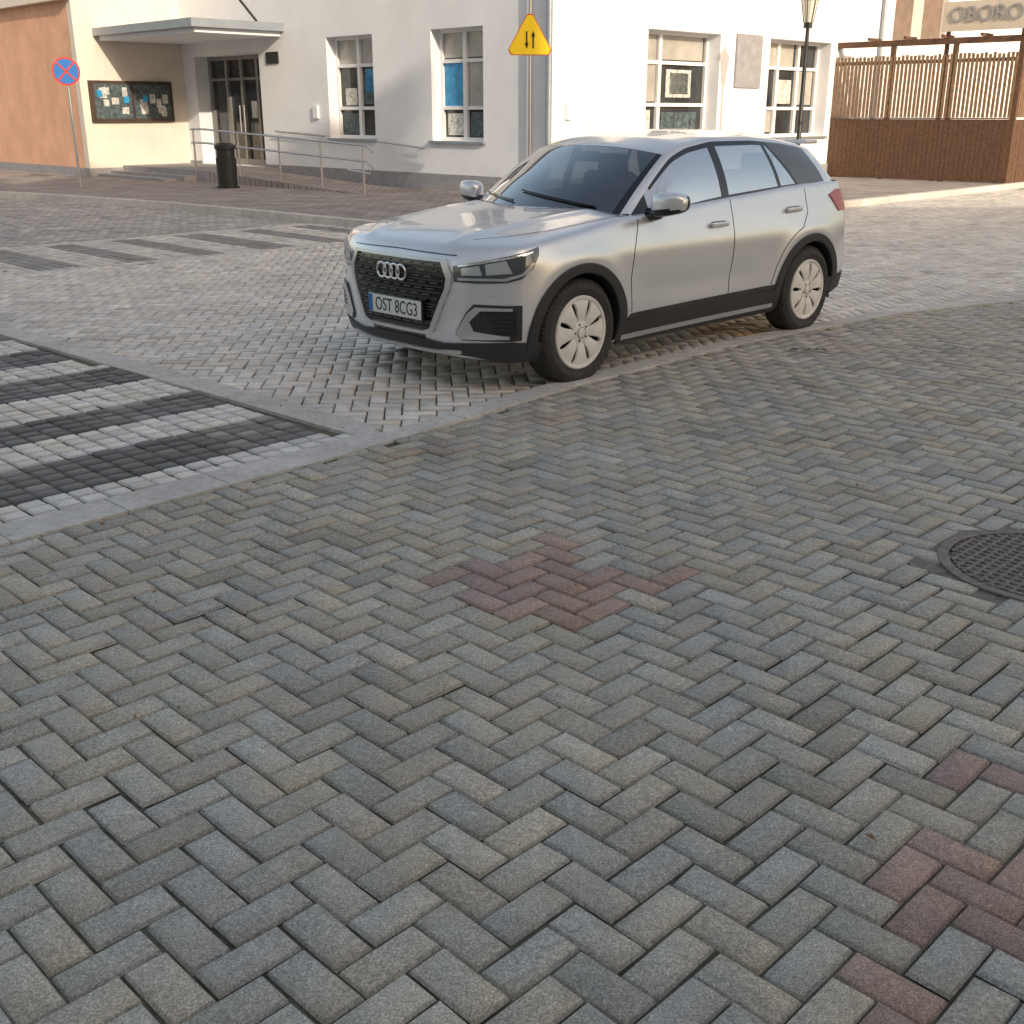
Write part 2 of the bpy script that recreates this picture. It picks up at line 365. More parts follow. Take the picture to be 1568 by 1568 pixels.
def window(F,u0,u1,z0,z1,d,cols,rows,split=None,extras=()):
    fb(G,F,u0,u1,-d-.05,-d-.04,z0,z1)
    w=.065
    fb(FRm,F,u0,u0+w,-d-.04,-d+.03,z0,z1); fb(FRm,F,u1-w,u1,-d-.04,-d+.03,z0,z1)
    fb(FRm,F,u0+w,u1-w,-d-.04,-d+.028,z0,z0+w); fb(FRm,F,u0+w,u1-w,-d-.04,-d+.028,z1-w,z1)
    for c in cols:
        x=u0+(u1-u0)*c; fb(FRm,F,x-.05,x+.05,-d-.04,-d+.034,z0+w,z1-w)
    for r in rows:
        zz=z0+(z1-z0)*r; fb(FRm,F,u0+w,u1-w,-d-.04,-d+.024,zz-.035,zz+.035)
    for (A,a,b,c,e) in extras:
        fb(A,F,u0+(u1-u0)*a,u0+(u1-u0)*b,-d-.036,-d-.026,z0+(z1-z0)*c,z0+(z1-z0)*e)
    fb(SL,F,u0-.06,u1+.06,-d+.03,.07,z0-.05,z0-.003)
zw0,zw1=1.08,3.21
Wl=Acc('walls',M['plaster'],town)
hl=[(1.76,3.30,zw0,zw1),(5.20,6.86,zw0,zw1),(9.6,12.6,.35,2.98,.45)]+[(a,a+1.5,4.75,6.9) for a in (1.76,5.3,9.3)]
wall(Wl,FL,0,13.19,0,9,hl,.28)
hr=[(2.9,5.4,zw0,zw1,.35),(7.33,10.0,zw0,zw1,.35),(2.9,5.4,4.75,6.9,.3),(7.33,10.0,4.75,6.9,.3),(13.0,16.0,3.4,5.4,.25)]
wall(Wl,FR,0,26,0,9,hr,.35)
Wl.quad((26,0,0),(26,20,0),(26,20,9),(26,0,9)); Wl.quad((0,20,9),(0,0,9),(26,0,9),(26,20,9)); Wl.quad((0,13.19,0),(0,20,0),(0,20,9),(0,13.19,9)); Wl.quad((0,20,0),(26,20,0),(26,20,9),(0,20,9))
Wl.flush()
rf=mk('roof',[(-.4,-.4,9),(26.4,-.4,9),(26.4,20.4,9),(-.4,20.4,9),(9,9.5,13),(17,9.5,13)],[(0,1,5,4),(1,2,5),(2,3,4,5),(3,0,4),(3,2,1,0)],M['roof'],town)
rows=(.30,.72)
window(FL,1.76,3.30,zw0,zw1,.28,(.52,),rows,extras=[(PB,.56,.95,.30,.72),(BL,.05,.47,.3,.72),(BL,.05,.95,.75,.97),(PD,.08,.45,.04,.26),(PP,.6,.9,.05,.25)])
window(FL,5.20,6.86,zw0,zw1,.28,(.5,),rows,extras=[(PD,.10,.45,.34,.62),(PB,.14,.40,.45,.68),(PP,.6,.85,.33,.5),(BL,.05,.95,.74,.97),(PD,.58,.92,.04,.25)])
window(FR,2.9,5.4,zw0,zw1,.35,(.33,),(.33,.72),extras=[(BL,.02,.3,.36,.97),(PP,.45,.8,.40,.66),(PD,.5,.76,.43,.63),(PP,.05,.25,.06,.28),(PD,.4,.9,.05,.26),(BL,.36,.95,.75,.97)])
window(FR,7.33,10.0,zw0,zw1,.35,(.33,.66),(.30,.72),extras=[(BL,.03,.6,.74,.97),(PP,.38,.6,.35,.6),(BL,.7,.95,.34,.7),(BL,.05,.3,.05,.28)])
for a in (1.76,5.3,9.3): window(FL,a,a+1.5,4.75,6.9,.28,(.5,),(.7,))
window(FR,2.9,5.4,4.75,6.9,.3,(.5,),(.7,)); window(FR,7.33,10.0,4.75,6.9,.3,(.5,),(.7,))
for A in (FRm,SL,BL,PB,PP,PD): A.flush()
fb(G,FL,9.6,12.6,-.47,-.46,.35,2.98)
G.flush()
D=Acc('door_frames',M['doorf'],town)
for a,b in ((9.6,9.72),(10.28,10.38),(10.98,11.1),(11.68,11.8),(12.48,12.6)): fb(D,FL,a,b,-.46,-.38,.35,2.98)
for a,b in ((.35,.50),(2.40,2.46),(2.88,2.98)): fb(D,FL,9.6,12.6,-.46,-.384,a,b)
D.flush()
D=Acc('door_handles',M['steel'],town); D.tube([(.34,10.95,1.1),(.34,10.95,1.8)],.018); D.tube([(.34,11.15,1.1),(.34,11.15,1.8)],.018); D.flush()
D=Acc('door_notices',M['paper'],town)
fb(D,FL,10.5,10.75,-.455,-.44,1.5,1.9); fb(D,FL,10.05,10.2,-.455,-.44,1.7,1.95); D.flush()
P=Acc('plinth',M['plinth'],town)
fb(P,FL,0.0,9.6,0,.04,0,.42); fb(P,FR,-.04,26,0,.04,0,.42); fb(P,FL,12.6,13.19,0,.04,0,.42); P.flush()
Cn=Acc('entrance_canopy',M['plaster'],town); Cn.box(-2.25,-.01,8.6,13.16,3.30,3.40); Cn.flush()
Cn=Acc('canopy_edge',M['zinc'],town); Cn.box(-2.40,-.005,8.45,13.17,3.403,3.58); Cn.flush()
Cn=Acc('flag_holder',M['black'],town); Cn.tube([(-.05,9.4,3.6),(-.6,9.7,4.4)],.03); Cn.flush()
St=Acc('entrance_steps',M['plinth'],town); St.box(-2.0,0,9.0,13.17,.0,.345); St.box(-2.35,-2.0,9.5,13.17,0,.225); St.box(-2.7,-2.35,9.8,13.17,0,.16); St.flush()
mk('ramp',[(-2.05,9.0,.345),(-.6,9.0,.345),(-.6,3.2,.103),(-2.05,3.2,.103),(-2.05,9.0,0),(-2.05,3.2,0),(-.6,9,0)],[(0,3,2,1),(0,4,5,3)],M['swalk'],town)
R=Acc('ramp_railing',M['steel'],town)
def rz_(y): return .103+(y-3.2)/5.8*.242
for h in (.92,.62):
    R.tube([(-2.0,9.6,.345+h),(-2.0,9.0,.345+h),(-2.0,3.0,rz_(3.2)+h),(-2.0,2.8,rz_(3.2)+h-.12)],.022)
for y in (9.5,7.6,6.0,4.5,3.1): R.tube([(-2.0,y,.1),(-2.0,y,rz_(min(y,9))+.92)],.022)
R.tube([(-.12,8.9,1.2),(-.12,6.9,1.12)],.022); R.tube([(-.12,5.0,1.04),(-.12,3.4,.92)],.022)
for y,z in ((8.7,1.19),(7.1,1.13),(4.8,1.03),(3.6,.94)): R.tube([(0,y,z),(-.12,y,z)],.015)
R.tube([(-2.0,3.6,.55),(-2.0,2.9,.5)],.02)
R.flush(smooth=True,sharp=50)
B=Acc('wall_plates',M['black'],town); fb(B,FL,8.75,9.25,.003,.03,2.72,2.98); B.flush()
B=Acc('wall_board',M['plinth'],town); fb(B,FR,5.96,6.95,.003,.05,2.15,3.25); B.flush()
B=Acc('wall_box',M['wframe'],town); fb(B,FL,7.25,7.42,.003,.06,1.5,1.78); fb(B,FR,.45,.62,.003,.06,1.5,1.8); B.flush()
B=Acc('downpipes',M['zinc'],town); B.tube([(-.09,-.09,0),(-.09,-.09,9)],.06,12); B.tube([(-.07,.42,0),(-.07,.42,9)],.03,8); B.tube([(12.3,-.08,0),(12.3,-.08,9)],.05,10); B.flush(smooth=True,sharp=50)
B=Acc('upper_shutter',M['shut'],town); fb(B,FR,13.0,14.3,-.2,-.16,3.4,5.4); fb(B,FR,14.9,16.0,-.2,-.16,3.4,5.4); B.flush()
B=Acc('upper_shutter_light',M['beige'],town); fb(B,FR,14.3,14.9,-.21,-.17,3.4,5.4); B.flush()
P0=(CX+(-2.86-13.19)*S2, CY+(-2.86+13.19)*S2)
terra=empty('terracotta_building',(P0[0],P0[1],0),RZ)
T=Acc('terracotta_walls',M['terra'],terra)
wall(T,lambda u,n,z:(-n,u,z),.25,18,0,8.5,[(10.5,12.1,1.2,3.2)],.2)
T.quad((0,18,0),(14,18,0),(14,18,8.5),(0,18,8.5)); T.flush()
G2=Acc('window_glass',M['wglass'],terra); G2.box(.18,.2,10.5,12.1,1.2,3.2); G2.flush()
T=Acc('cream_walls',M['cream'],terra); T.quad((0,0,0),(2.86,0,0),(2.86,0,8.5),(0,0,8.5)); T.quad((-.012,0,0),(-.012,.25,0),(-.012,.25,8.5),(-.012,0,8.5)); T.quad((0,.002,8.5),(14,0.002,8.5),(14,18,8.5),(0,18,8.5)); T.quad((-.012,0,0),(0,0,0),(0,0,8.5),(-.012,0,8.5)); T.flush()
T=Acc('plinth',M['plinth'],terra); T.box(-.05,-.013,-.04,18,0,.3); T.box(-.013,2.86,-.04,-.003,0,.3); T.flush()
T=Acc('cornice',M['cream'],terra); T.box(-.2,-.014,.0,18,4.2,4.45); T.flush()
nb=Acc('notice_board',M['darkbrown'],terra)
nb.box(.18,2.42,-.10,-.002,1.40,2.38); nb.flush()
nb=Acc('notice_board_back',M['paper2'],terra); nb.box(.28,1.26,-.104,-.101,1.48,2.30); nb.box(1.34,2.32,-.104,-.101,1.48,2.30); nb.flush()
nb=Acc('notice_papers',M['paper'],terra)
for i in range(14):
    x=random.uniform(.3,1.05)+(1.06 if i%2 else 0); z=random.uniform(1.5,2.05); nb.box(x,x+random.uniform(.12,.2),-.108-.001*i,-.106-.001*i,z,z+random.uniform(.15,.24))
nb.flush()
nb=Acc('notice_papers_blue',M['blue'],terra)
for i in range(3):
    x=random.uniform(.3,1.05)+(1.06 if i%2 else 0); z=random.uniform(1.5,2.1); nb.box(x,x+.14,-.126-.001*i,-.124-.001*i,z,z+.16)
nb.flush()
# wooden fence
f0=Vector((7.9,29.4,0)); f1=Vector((11.15,26.25,0)); fd=(f1-f0); fl=fd.length
fence=empty('wooden_fence',(f0.x,f0.y,.1),math.atan2(fd.y,fd.x))
A=Acc('lower_boards',M['wood'],fence); B=Acc('upper_slats',M['woodl'],fence); Cc=Acc('posts',M['wood'],fence)
def fpanel(L,ox,oy,dirx):
    n=int(L/.115)
    for i in range(n):
        a=i*.115; j=random.uniform(-.004,.004)
        if dirx: A.box(a,a+.107,-.012+j,.012,0.02,1.38); 
        else: A.box(ox-.012,ox+.012+j,a+.05,a+.157,0.02,1.38)
    n=int(L/.098)
    for i in range(n):
        a=i*.098+random.uniform(-.006,.006); t=2.78+random.uniform(-.02,.02)
        if dirx: B.box(a,a+.066,-.01,.01,1.42,t)
        else: B.box(ox-.01,ox+.01,a+.05,a+.115,1.42,t)
fpanel(fl,0,0,True); fpanel(7,fl,0,False)
for q in (0,fl/3,2*fl/3,fl): Cc.box(q-.05,q+.05,.013,.11,0,3.0)
for q in (2.3,4.6,7): Cc.box(fl+.013,fl+.11,q,q+.1,0,3.0)
Cc.box(-.1,fl+.2,.03,.19,3.0,3.13); Cc.box(0,fl,-.03,.0125,1.385,1.415); Cc.box(0,fl,.0125,.06,2.6,2.68)
Cc.box(fl+.03,fl+.19,.2,7,3.0,3.13)
for q in np.arange(0,fl,.9): Cc.box(q,q+.05,-.10,.5,3.135,3.20)
A.flush();B.flush();Cc.flush()
sb=empty('terrace_sign',(f1.x-.9,f1.y+.95,3.36),math.atan2(fd.y,fd.x))
A=Acc('board',M['beige'],sb); A.box(-.6,1.5,0,.05,0,.62); A.flush()
A=Acc('board_posts',M['wood'],sb); A.box(-.5,-.42,.055,.13,-3.26,.5); A.box(1.2,1.28,.055,.13,-3.26,.5); A.flush()
def text(name,s,size,m,parent,loc,rot,ext=.01,al='CENTER',sx=1):
    cu=bpy.data.curves.new(name,'FONT'); cu.body=s; cu.size=size; cu.extrude=ext; cu.align_x=al; cu.align_y='CENTER'
    o=bpy.data.objects.new(name,cu); scene.collection.objects.link(o); dg=bpy.context.evaluated_depsgraph_get()
    me=bpy.data.meshes.new_from_object(o.evaluated_get(dg)); bpy.data.objects.remove(o); me.materials.clear(); me.materials.append(m)
    o=bpy.data.objects.new(name,me); scene.collection.objects.link(o); o.parent=parent; o.location=loc; o.rotation_euler=rot; o.scale=(sx,1,1); return o
text('letters','OBORO',.46,M['plinth'],sb,(.40,-.02,.33),(math.pi/2,0,0))

# ---------------------------------------------------------------- street furniture
ns=empty('no_stopping_sign',(-9.37,25.1,.1),math.radians(12))
A=Acc('pole',M['steel'],ns); A.tube([(0,0,0),(0,0,2.62)],.03,10); A.flush(smooth=True,sharp=50)
def plate(name,pts,y,m,parent,th=.004):
    n=len(pts); V=[(x,y,z) for x,z in pts]+[(x,y+th,z) for x,z in pts]
    return mk(name,V,[tuple(range(n)),tuple(range(n,2*n))[::-1]]+[(i,i+n,(i+1)%n+n,(i+1)%n) for i in range(n)],m,parent)
circ=lambda r,z:[(r*math.cos(t),z+r*math.sin(t)) for t in np.linspace(0,2*math.pi,40,endpoint=False)]
plate('red_rim',circ(.28,2.34),-.045,M['red'],ns); plate('blue_face',circ(.245,2.34),-.050,M['sblue'],ns)
for q,s in enumerate((1,-1)):
    a=.165;w=.012; plate('cross_bar_%d'%q,[(-a-w,2.34-s*a+s*w) ,(-a+w,2.34-s*a-s*w),(a+w,2.34+s*a-w*s),(a-w,2.34+s*a+w*s)],-.056-.003*q,M['red'],ns)
ts=empty('two_way_traffic_sign',(.30,20.3,.1),math.radians(2))
A=Acc('pole',M['steel'],ts); A.tube([(0,0,0),(0,0,3.9)],.03,10); A.flush(smooth=True,sharp=50)
tri=lambda c,r:[(c[0]+r*math.cos(math.radians(90+120*i+o)),c[1]+r*math.sin(math.radians(90+120*i+o))) for i in range(3) for o in (-7,0,7)]
plate('red_triangle',tri((0,2.68),.40),-.045,M['red'],ts); plate('yellow_triangle',tri((0,2.68),.380),-.050,M['yellow'],ts)
for q,(x,s) in enumerate(((-.055,-1),(.055,1))):
    z=2.68; plate('arrow_%d'%q,[(x-.013,z-s*.13),(x+.013,z-s*.13),(x+.013,z+s*.05),(x+.035,z+s*.05),(x,z+s*.14),(x-.035,z+s*.05),(x-.013,z+s*.05)],-.056,M['black'],ts)
plate('blue_plate',[(-.22,3.30),(.22,3.30),(.22,3.7),(-.22,3.7)],-.045,M['sblue'],ts)
lp=empty('street_lamp',(5.85,23.9,.1))
A=Acc('post',M['black'],lp); A.tube([(0,0,0),(0,0,.5),(0,0,.55),(0,0,3.15)],[.09,.08,.05,.038],12); A.tube([(0,0,3.1),(0,0,3.2)],.09,8)
A.tube([(0,0,3.62),(0,0,3.66),(0,0,3.80),(0,0,3.9)],[.2,.2,.06,.02],8); A.tube([(0,0,1.3),(0,0,1.36)],.06,10); A.flush(smooth=True,sharp=40)
A=Acc('lantern_glass',M['lampglass'],lp); A.tube([(0,0,3.2),(0,0,3.62)],[.09,.16],6); A.flush()
A=Acc('lantern_bars',M['black'],lp)
for i in range(6):
    a=math.pi*2*i/6; A.tube([(.095*math.cos(a),.095*math.sin(a),3.2),(.168*math.cos(a),.168*math.sin(a),3.63)],.01,5)
A.flush()
tb=empty('litter_bin',(-6.02,24.5,.1))
A=Acc('body',M['black'],tb); A.tube([(0,0,.0),(0,0,.06),(0,0,.07),(0,0,.62),(0,0,.63),(0,0,.80),(0,0,.81),(0,0,.88),(0,0,.93)],[.24,.24,.20,.215,.19,.19,.225,.225,.15],20); A.flush(smooth=True,sharp=30)
A=Acc('foot_plate',M['plinth'],tb); A.tube([(0,0,-.005),(0,0,.02)],.29,20); A.flush()

# ---------------------------------------------------------------- off-view street: shadow-blocking building behind the viewer, and bare trees
oth=empty('shadow_blocker_building',(0,-16,0))  # unseen; section heights and gaps shaped to cast shade and leave sun patches
A=Acc('walls',M['beige'],oth); Gg=Acc('shadow_blocker_windows',M['wglass'],oth); Rr=Acc('roof',M['roof'],oth); Tt=Acc('shadow_blocker_window_trim',M['wframe'],oth)  # roof and all other parts here belong to the unseen shadow blocker
HS=math.tan(SUN_EL)/math.tan(math.radians(19))
for (x0,x1,h) in ((-30,-14,13),(-13.99,9.0,18.0),(9.01,10.6,13.2),(10.61,12.9,17.6),(12.91,15.2,14.0),(15.21,21.5,18.2),(21.51,40,14.6)):
    h*=HS
    A.box(x0,x1,-12,0,0,h-1.0); Rr.box(x0,x1,-12,.3,h-.99,h)
    nx=int((x1-x0)/3)
    for i in range(nx):
        for fl_ in range(int((h-2)/3.2)):
            x=x0+1+i*(x1-x0-1)/max(nx,1); z=1.2+fl_*3.2
            Gg.box(x,x+1.2,.0,.03,z,z+1.7); Tt.box(x-.1,x+1.3,.0,.02,z-.1,z+1.8)
A.flush();Gg.flush();Rr.flush();Tt.flush()
def tree(name,loc,h,seed):
    rd=random.Random(seed); e=empty(name,loc); A=Acc('trunk_and_branches',M['bark'],e)
    def br(p,d,L,r,lv):
        pts=[p];rs=[r];q=p.copy();dd=d.copy();n=4
        for i in range(n):
            dd=(dd+Vector((rd.uniform(-.16,.16),rd.uniform(-.16,.16),rd.uniform(-.04,.12)))).normalized(); q=q+dd*L/n; pts.append(q.copy()); rs.append(r*(1-.5*(i+1)/n))
        A.tube(pts,rs,6 if lv<2 else 4)
        if lv>=5: return
        k=rd.choice((3,4)) if lv<4 else 3
        for j in range(k):
            i=rd.randint(2,n) if lv>0 else rd.randint(3,n)
            a=rd.uniform(0,2*math.pi); t=rd.uniform(.45,.85)
            side=dd.cross(Vector((math.cos(a),math.sin(a),.3))).normalized()
            nd=(dd*math.cos(t)+side*math.sin(t)+Vector((0,0,.12))).normalized()
            br(pts[i],nd,L*rd.uniform(.58,.8),rs[i]*rd.uniform(.55,.75),lv+1)
    br(Vector((0,0,-.1)),Vector((0,0,1)),h*.36,h*.018,0); A.flush(smooth=True)
tree('bare_tree',(13.5,5.0,0),13,3); tree('bare_tree.001',(17.5,1.0,0),14,5); tree('bare_tree.002',(9.5,-5.0,0),15,11)

# ---------------------------------------------------------------- car
hd=math.radians(223.98)
car=empty('parked_car',(.759,8.466,0),hd)
def tab(x,y,sig=.04):
    x=np.array(x,float);y=np.array(y,float)
    if x[0]>x[-1]: x=x[::-1];y=y[::-1]
    g=np.linspace(x[0],x[-1],600); f=np.interp(g,x,y); dx=g[1]-g[0]; r=int(3*sig/dx)+1
    kx=np.arange(-r,r+1)*dx; kk=np.exp(-.5*(kx/sig)**2); kk/=kk.sum()
    pad=np.concatenate([2*f[0]-f[1:r+1][::-1],f,2*f[-1]-f[-r-1:-1][::-1]]); f=np.convolve(pad,kk,'valid')
    return lambda q:np.interp(q,g,f)
W0=tab([-2.06,-1.9,-1.6,-1.3,-.8,0,.8,1.3,1.6,1.78,1.9,2.08],[.78,.84,.878,.893,.876,.868,.876,.895,.885,.862,.84,.79],.08)
G0=tab([.15,.22,.30,.45,.6,.74,.80,.86,.95,1.02,1.10,1.18],[.90,.935,.965,.99,.997,1.0,.998,.982,.955,.928,.900,.875],.014)
Tc=tab([2.12,2.0,1.93,1.75,1.4,1.0,.85,.70],[.850,.885,.912,.955,1.0,1.045,1.06,1.06],.05)
Belt=tab([-2.1,-1.7,-1.2,-.3,.4,.9],[1.125,1.13,1.12,1.07,1.025,.99],.1)
Fz=tab([.15,.25,.35,.5,.62,.75,.82,.90,1.0],[-.10,-.035,-.005,.0,.0,-.008,-.022,-.075,-.18],.018)
Rz_=tab([.15,.3,.42,.6,.7,.85,1.0,1.1],[.12,.03,.0,.0,.03,.04,.06,.10],.03)
Zb=tab([-2.1,-1.6,-1,1,1.6,2.15],[.30,.24,.20,.20,.20,.21],.1)
def Wf(x,z):
    w=W0(x)*G0(z)
    for cx in (1.2975,-1.2975):
        r=np.hypot(x-cx,z-.332); w=w+.010*np.exp(-((r-.46)/.07)**2)*np.clip((z-.25)/.2,0,1)
    w=w-.014*np.exp(-((z-.52)/.10)**2)*np.exp(-(x/.75)**4)
    return w
def Tf(x,y):
    ay=np.abs(y)/.8
    hood=Tc(x)-.055*ay**2.6+.012*np.exp(-((np.abs(y)-(.40+.14*(1.9-x)))/.03)**2)
    cab=Belt(x)
    t=np.clip((x-.68)/.22,0,1); t=t*t*(3-2*t)
    return cab*(1-t)+hood*t
def bodymap(a,b,c):
    t=(c+1)/2; x0=a*2.05; zt=Tf(x0,b*.8); z0=Zb(x0)+t*(zt-Zb(x0)); y0=b*.84
    for _ in range(3):
        xf=2.07+Fz(z0)-.24*np.abs(y0/.86)**3.0; xr=-2.055+Rz_(z0)+.17*np.abs(y0/.86)**2.8
        x=np.where(a>0,a*xf,-a*xr); y=b*Wf(x,z0); z=Zb(x)+t*(Tf(x,y)-Zb(x)); z0=z;y0=y
    return np.stack([x,y,z],-1)
NA,NB,NC=160,56,50
bm=bmesh.new(); quads=[]
for i in range(NA):
    for j in range(NB):
        for k in (0,NC):
            q=[(i,j,k),(i+1,j,k),(i+1,j+1,k),(i,j+1,k)]; quads.append(q if k==NC else q[::-1])
    for k in range(NC):
        for j in (0,NB):
            q=[(i,j,k),(i+1,j,k),(i+1,j,k+1),(i,j,k+1)]; quads.append(q if j==0 else q[::-1])
for j in range(NB):
    for k in range(NC):
        for i in (0,NA):
            q=[(i,j,k),(i,j+1,k),(i,j+1,k+1),(i,j,k+1)]; quads.append(q if i==NA else q[::-1])
ks=sorted({v for q in quads for v in q}); K=np.array(ks,float)
P=bodymap(K[:,0]/NA*2-1,K[:,1]/NB*2-1,K[:,2]/NC*2-1)
vv={k:bm.verts.new(p) for k,p in zip(ks,P)}
for q in quads: bm.faces.new([vv[a] for a in q])
for _ in range(4): bmesh.ops.smooth_vert(bm,verts=bm.verts[:],factor=.5,use_axis_x=True,use_axis_y=True,use_axis_z=True)
bmesh.ops.recalc_face_normals(bm,faces=bm.faces[:])
bvh=BVHTree.FromBMesh(bm)
me=bpy.data.meshes.new('body_shell'); bm.to_mesh(me); bm.free()
me.materials.append(M['paint']); me.materials.append(M['inter'])
body=bpy.data.objects.new('body_shell',me); scene.collection.objects.link(body)
cut=Acc('cutter',M['inter'],None)
for cx in (1.2975,-1.2975):
    for s in (1,-1): cut.tube([(cx,s*.5,.335),(cx,s*1.3,.335)],.375,64)
co=cut.flush(); co.data.materials.clear(); co.data.materials.append(M['paint']); co.data.materials.append(M['inter'])
for p in co.data.polygons: p.material_index=1
bmc=bmesh.new(); bmc.from_mesh(co.data); bmesh.ops.recalc_face_normals(bmc,faces=bmc.faces[:]); bmc.to_mesh(co.data); bmc.free()
md=body.modifiers.new('b','BOOLEAN'); md.operation='DIFFERENCE'; md.object=co; md.solver='EXACT'
dg=bpy.context.evaluated_depsgraph_get(); nm=bpy.data.meshes.new_from_object(body.evaluated_get(dg))
body.modifiers.clear(); body.data=nm; bpy.data.objects.remove(co)
bm=bmesh.new(); bm.from_mesh(nm); kill=[]
for f in bm.faces:
    c=f.calc_center_median(); f.normal_update()
    if f.normal.z>.6 and c.z>.93:
        if abs(c.y)<.745 and -1.75<c.x<.78: kill.append(f)
        elif c.x<1.03-.29*(c.y/.7)**2 and abs(c.y)<.75: f.material_index=1
bmesh.ops.delete(bm,geom=kill,context='FACES'); bm.to_mesh(nm); bm.free()
nm.polygons.foreach_set('use_smooth',[True]*len(nm.polygons)); nm.set_sharp_from_angle(angle=math.radians(40)); body.parent=car
def ps(x,z):
    h=bvh.ray_cast(Vector((x,2,z)),Vector((0,-1,0))); 
    return (h[0],h[1]) if h[0] else (Vector((x,float(Wf(x,z)),z)),Vector((0,1,0)))
def pf(y,z):
    h=bvh.ray_cast(Vector((3.5,y,z)),Vector((-1,0,0)))
    return (h[0],h[1]) if h[0] else (Vector((2.1,y,z)),Vector((1,0,0)))
def pt(x,y):
    h=bvh.ray_cast(Vector((x,y,2)),Vector((0,0,-1)))
    return (h[0],h[1]) if h[0] else (Vector((x,y,1)),Vector((0,0,1)))
def pc(cx,sg):
    def f(phi,z):
        d=Vector((sg*math.cos(phi),math.sin(phi),0)); o=Vector((cx,0,z))
        h=bvh.ray_cast(o+d*3,-d)
        return (h[0],h[1]) if h[0] else (o+d*.85,d)
    return f
pF=pc(1.2,1); pR=pc(-1.2,-1)
def finish(name,bm,m,mirror,thick,no):
    bm.normal_update()
    for f in bm.faces:
        n=sum((no[v] for v in f.verts),Vector())
        if f.normal.dot(n)<0: f.normal_flip()
    if thick:
        be=[e for e in bm.edges if e.is_boundary]; look={tuple(round(c,6) for c in v.co):no[v] for v in bm.verts}
        r=bmesh.ops.extrude_edge_only(bm,edges=be)
        for v in [g for g in r['geom'] if isinstance(g,bmesh.types.BMVert)]:
            n=look.get(tuple(round(c,6) for c in v.co)); 
            if n: v.co=v.co-n*thick
    me=bpy.data.meshes.new(name); bm.to_mesh(me); me.materials.append(m)
    me.polygons.foreach_set('use_smooth',[True]*len(me.polygons)); me.set_sharp_from_angle(angle=math.radians(35))
    o=bpy.data.objects.new(name,me); scene.collection.objects.link(o); o.parent=car
    if mirror:
        for v in bm.verts: v.co.y*=-1
        bmesh.ops.reverse_faces(bm,faces=bm.faces[:])
        me=bpy.data.meshes.new(name+'_r'); bm.to_mesh(me); me.materials.append(m)
        me.polygons.foreach_set('use_smooth',[True]*len(me.polygons)); me.set_sharp_from_angle(angle=math.radians(35))
        o=bpy.data.objects.new(name+'_r',me); scene.collection.objects.link(o); o.parent=car
    bm.free()
def patch(name,poly,proj,off,m,mirror=False,step=.03,thick=.012,fn=None):
    bm=bmesh.new(); vs=[bm.verts.new((p[0],p[1],0)) for p in poly]; f=bm.faces.new(vs); bmesh.ops.triangulate(bm,faces=[f])
    for ax in (0,1):
        lo=min(p[ax] for p in poly);hi=max(p[ax] for p in poly)
        for q in np.arange(math.ceil(lo/step)*step+.0003,hi,step):
            c=[0,0,0];c[ax]=q;n=[0,0,0];n[ax]=1
            bmesh.ops.bisect_plane(bm,geom=bm.verts[:]+bm.edges[:]+bm.faces[:],plane_co=c,plane_no=n,dist=1e-5)
    no={}
    for v in bm.verts:
        c,n=proj(v.co.x,v.co.y); o=off if fn is None else off+fn(v.co.x,v.co.y); v.co=c+n*o; no[v]=n.copy()
    finish(name,bm,m,mirror,thick,no)
def strip(name,pts,w,proj,off,m,mirror=False,thick=0):
    P=[Vector(p) for p in pts]; D=[]
    for a,b in zip(P[:-1],P[1:]):
        n=max(1,int((b-a).length/.02)); D+=[a.lerp(b,q/n) for q in range(n)]
    D.append(P[-1]); bm=bmesh.new(); rows=[]; no={}
    for i,p in enumerate(D):
        t=(D[min(i+1,len(D)-1)]-D[max(i-1,0)]).normalized(); nn=Vector((-t.y,t.x))*w/2; row=[]
        for q in (p-nn,p+nn):
            c,n=proj(q.x,q.y); v=bm.verts.new(c+n*off); no[v]=n.copy(); row.append(v)
        rows.append(row)
    for a,b in zip(rows[:-1],rows[1:]): bm.faces.new([a[0],b[0],b[1],a[1]])
    finish(name,bm,m,mirror,thick,no)
def archring(tag,cx):
    bm=bmesh.new(); rows=[]
    ts=np.linspace(-16,196,72)
    for t in ts:
        a=math.radians(t); row=[]; ro=.438+.010*math.cos(2*a)
        for q,r0 in enumerate((.366,.372,.40,ro-.006,ro)):
            x=cx+r0*math.cos(a); z=.335+r0*math.sin(a)
            c,n=ps(x,max(z,.21)); c=Vector((x,c.y,z)); off=(.010,.016,.016,.014,.004)[q]
            row.append(bm.verts.new(c+Vector((0,off,0))))
        c=row[0].co; v=bm.verts.new((c.x,c.y-.05,c.z)); rows.append([v]+row)
    for a,b in zip(rows[:-1],rows[1:]):
        for j in range(len(a)-1): bm.faces.new([a[j],b[j],b[j+1],a[j+1]])
    bmesh.ops.recalc_face_normals(bm,faces=bm.faces[:])
    for sgn,suf in ((1,''),(-1,'_r')):
        me=bpy.data.meshes.new(tag+suf); bm.to_mesh(me); me.materials.append(M['plastic']); me.polygons.foreach_set('use_smooth',[True]*len(me.polygons)); me.set_sharp_from_angle(angle=math.radians(35))
        o=bpy.data.objects.new(tag+suf,me); scene.collection.objects.link(o); o.parent=car
        for v in bm.verts: v.co.y*=-1
        bmesh.ops.reverse_faces(bm,faces=bm.faces[:])
    bm.free()
archring('front_arch_cladding',1.2975); archring('rear_arch_cladding',-1.2975)
patch('sill_cladding',[(-.93,.205),(-.93,.36),(-.86,.375),(.84,.355),(.90,.33),(.90,.205)],ps,.012,M['plastic'],True,thick=.03)
strip('sill_trim',[(-.86,.262),(.88,.245)],.030,ps,.019,M['satin'],True,thick=.01)
